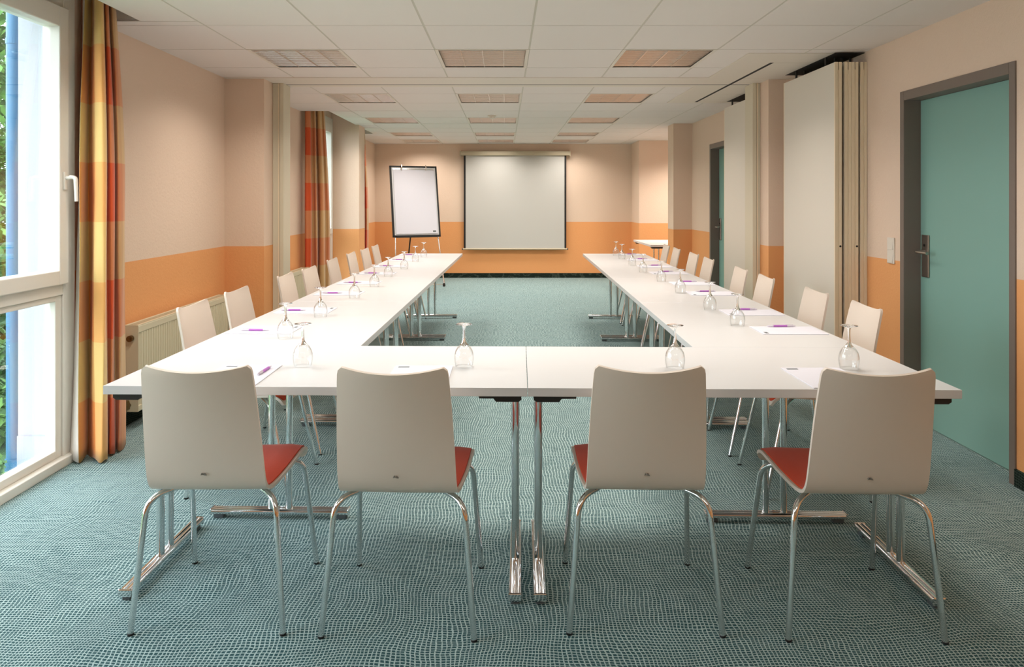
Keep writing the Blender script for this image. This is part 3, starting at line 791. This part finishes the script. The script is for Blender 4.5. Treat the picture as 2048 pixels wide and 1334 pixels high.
# gap seals between the near panels
panel('white folding partition panel in the far stack, beside the far teal door', 2.201, 2.247, 6.67, 7.62, 'partition panels in the far stack')
# ------------------------------------------------------------------ projection screen
t = thing('projection_screen', 'white pull-down projection screen with black side borders on the back wall', 'screen', (.178, YB-.0004, 0))
hw = .915
bm = BM(); tube(bm, [(-hw-.03,-.075,2.175), (hw+.03,-.075,2.175)], .038, 16); box(bm, -hw-.03, hw+.03, -.112, -.001, 2.14, 2.212, .006); obj('case', bm, M['case'], t, smooth=True)
for s in (-1, 1):
    bm = BM(); box(bm, min(s*(hw+.03), s*(hw+.05)), max(s*(hw+.03), s*(hw+.05)), -.118, 0, 2.132, 2.22, .003); obj('end_bracket', bm, M['case'], t)
    bm = BM(); box(bm, min(s*.862, s*.893), max(s*.862, s*.893), -.0735, -.0705, .515, 2.14); obj('black_border', bm, M['black'], t)
bm = BM(); box(bm, -.862, .862, -.073, -.071, .515, 2.14); obj('screen_cloth', bm, M['screen'], t)
bm = BM(); tube(bm, [(-.91,-.072,.508), (.91,-.072,.508)], .013, 12); obj('bottom_bar', bm, M['case'], t, smooth=True)
for s in (-1, 1):
    bm = BM(); tube(bm, [(s*.91,-.072,.508), (s*.925,-.072,.508)], .014, 12); obj('bar_end', bm, M['black'], t, smooth=True)
# ------------------------------------------------------------------ flip chart
def flipchart():
    t = thing('flip_chart', 'flip chart easel with white paper and black frame left of the screen', 'flip chart', (-1.39, 12.0, 0), R_(21))
    H = 1.16; W = .775; zb = .775; tilt = R_(13)
    def P(x, v, d=0):                                    # board coordinates: x across, v up the board, d in front
        return (x, math.sin(tilt)*v - math.cos(tilt)*d, zb + math.cos(tilt)*v + math.sin(tilt)*d)
    def bbox(bm, x0, x1, v0, v1, d0, d1):
        vs = [bm.verts.new(P(x, v, d)) for d in (d0, d1) for x, v in ((x0,v0),(x1,v0),(x1,v1),(x0,v1))]
        for f in ((0,1,2,3), (7,6,5,4), (0,4,5,1), (1,5,6,2), (2,6,7,3), (3,7,4,0)): bm.faces.new([vs[k] for k in f])
    bm = BM(); bbox(bm, -W/2+.01, W/2-.01, .01, H-.01, 0, .012); obj('board', bm, M['laminate'], t)
    bm = BM()
    bbox(bm, -W/2, -W/2+.03, 0, H, -.008, .02); bbox(bm, W/2-.024, W/2, 0, H, -.008, .02); bbox(bm, -W/2, W/2, 0, .03, -.008, .02); bbox(bm, -W/2, W/2, H-.024, H, -.008, .02)
    bbox(bm, -W/2+.06, W/2-.06, -.006, .012, .0, .05)
    obj('frame', bm, M['black'], t)
    bm = BM(); bbox(bm, -W/2+.055, W/2-.045, .05, H-.04, .014, .022); pd = obj('paper_pad', bm, M['paper'], t)
    bm = BM(); bbox(bm, W/2-.125, W/2-.075, .075, .10, .0222, .0228); obj('printed_logo', bm, M['logo'], pd)
    bm = BM(); bbox(bm, -W/2+.05, W/2-.05, H-.065, H-.045, .022, .03); obj('clamp_rail', bm, M['alu'], t)
    for x in (-.20, .20):
        bm = BM(); tube(bm, [P(x,H-.075,.035), P(x,H-.03,.05), P(x+.006,H+.012,.02)], .008, 8); lathe(bm, [(0,-.012), (.014,-.008), (.016,0), (.014,.008), (0,.012)], 12, P(x,H-.05,.045)); obj('paper_hook', bm, M['chrome'], t, smooth=True)
    for s in (-1, 1):
        bm = BM(); tube(bm, [P(s*(W/2-.06),.30,-.018), (s*(W/2+.0), -.20, .045)], .011, 10); lg = obj('leg', bm, M['chrome'], t, smooth=True)
        bm = BM(); tube(bm, [(s*(W/2+.0), -.20, .03), (s*(W/2-.32), -.10, .026)], .008, 8); obj('foot_bar', bm, M['chrome'], lg, smooth=True)
        bm = BM(); lathe(bm, [(0,0), (.02,0), (.022,.03), (.014,.055), (0,.057)], 12, (s*(W/2+.0), -.20, 0)); obj('castor', bm, M['blackp'], lg, smooth=True)
    bm = BM(); tube(bm, [P(0,.62,-.02), (-.06, .50, .012)], .011, 10); lg = obj('leg', bm, M['blackp'], t, smooth=True)
    bm = BM(); lathe(bm, [(0,0), (.018,0), (.018,.02), (0,.022)], 12, (-.06,.50,0)); obj('foot_cap', bm, M['blackp'], lg)
flipchart()
# ------------------------------------------------------------------ outside the window
bm = BM(); box(bm, -16, XL-TH, -6, 22, -.20, -.12); struct('ground', bm, M['grass'])
bm = BM(); box(bm, XL-TH-.02, XL-TH, W1[1]+.15, 8.0, -.14, .115); box(bm, XL-TH, XL-.06, W1[1]-.010, W1[1]-.0005, -.14, .115); struct('trim_5', bm, M['plinth'])
t = thing('downpipe', 'light blue painted steel pipe standing outside the near window', 'pipe', (-2.612, 4.035, -.12))
bm = BM(); tube(bm, [(0,0,.05), (0,0,3.4)], .034, 18); obj('pipe', bm, M['blue'], t, smooth=True)
bm = BM(); tube(bm, [(0,0,0), (0,0,.10)], .040, 18); obj('collar', bm, M['blue'], t, smooth=True)
for z in (.9, 2.3):
    bm = BM(); tube(bm, [(0,0,z), (0,0,z+.03)], .037, 18); box(bm, .03, .054, -.006, .006, z+.005, z+.025); obj('wall_clip', bm, M['blue'], t)
def foliage(bm, n, fn, s0, s1):
    for _ in range(n):
        c = Vector(fn()); s = random.uniform(s0, s1)
        q = Matrix.Rotation(random.uniform(0,2*PI), 3, 'Z') @ Matrix.Rotation(random.uniform(-1.1,1.1), 3, 'X')
        P = [q @ Vector(p)*s + c for p in ((0,-.5,0), (.28,0,.06), (0,.5,0), (-.28,0,.06))]
        bm.faces.new([bm.verts.new(p) for p in P])
def shrub(name, label, cat, c, rad, n, s0, s1, stem=True):
    t = thing(name, label, cat, (c[0], c[1], -.12), 0, 'garden shrubs outside the near window')
    bm = BM()
    def f():
        while True:
            p = Vector((random.uniform(-1,1), random.uniform(-1,1), random.uniform(-1,1)))
            if .25 < p.length < 1: return (p.x*rad[0], p.y*rad[1], c[2]+p.z*rad[2])
    foliage(bm, n, f, s0, s1); obj('leaves', bm, M['leaf'], t)
    bm = BM()
    for k in range(5):
        a = k*1.3; tube(bm, [(0,0,0), (.1*math.cos(a)*rad[0], .1*math.sin(a)*rad[1], c[2]*.5), (.45*math.cos(a)*rad[0], .45*math.sin(a)*rad[1], c[2]+rad[2]*.3)], [.03,.022,.008], 7)
    obj('stems', bm, M['bark'], t, smooth=True)
    return t
shrub('tree', 'leafy green tree beyond the glass at the left edge', 'tree', (-6.2, 9.3, 2.6), (1.5,1.5,2.3), 6500, .10, .22)
shrub('bush', 'dense green bush below the tree, left of the blue pipe', 'shrub', (-4.3, 6.0, .75), (1.1,1.1,.85), 4200, .07, .14)
shrub('bush', 'low leafy plant at the foot of the blue pipe', 'shrub', (-2.63, 3.72, .06), (.18,.19,.17), 500, .04, .08)
shrub('bush', 'small low bush on the lawn in front of the dense green bush', 'shrub', (-3.22, 4.56, .16), (.34,.28,.30), 900, .05, .10)
bm = BM()
def hf(): return (random.uniform(-13,-7), random.uniform(11.2,17), random.uniform(-.1,4.6))
foliage(bm, 9000, hf, .16, .32)
h = obj('hedge', bm, M['leaf']); tag(h, 'tall green hedge far beyond the near window', 'hedge')
# ------------------------------------------------------------------ world and daylight
w = bpy.data.worlds.new('overcast sky'); S.world = w; w.use_nodes = True
nt = w.node_tree; bg = nt.nodes['Background']
bg.inputs['Color'].default_value = (.82,.91,1,1); bg.inputs['Strength'].default_value = 6.6
# ------------------------------------------------------------------ camera
cam = bpy.data.cameras.new('camera'); co = bpy.data.objects.new('camera', cam); link(co)
co.location = (0, 0, 1.348); co.rotation_euler = (PI/2, 0, 0)
cam.sensor_fit = 'HORIZONTAL'; cam.sensor_width = 36; cam.lens = 36*1518.0/2048
cam.shift_x = (1024-1009.7)/2048; cam.shift_y = (401.7-667)/2048
cam.clip_start = .02
S.camera = co
S.view_settings.view_transform = 'Standard'; S.view_settings.look = 'None'; S.view_settings.gamma = 1; S.view_settings.use_curve_mapping = False
S.view_settings.exposure = .14
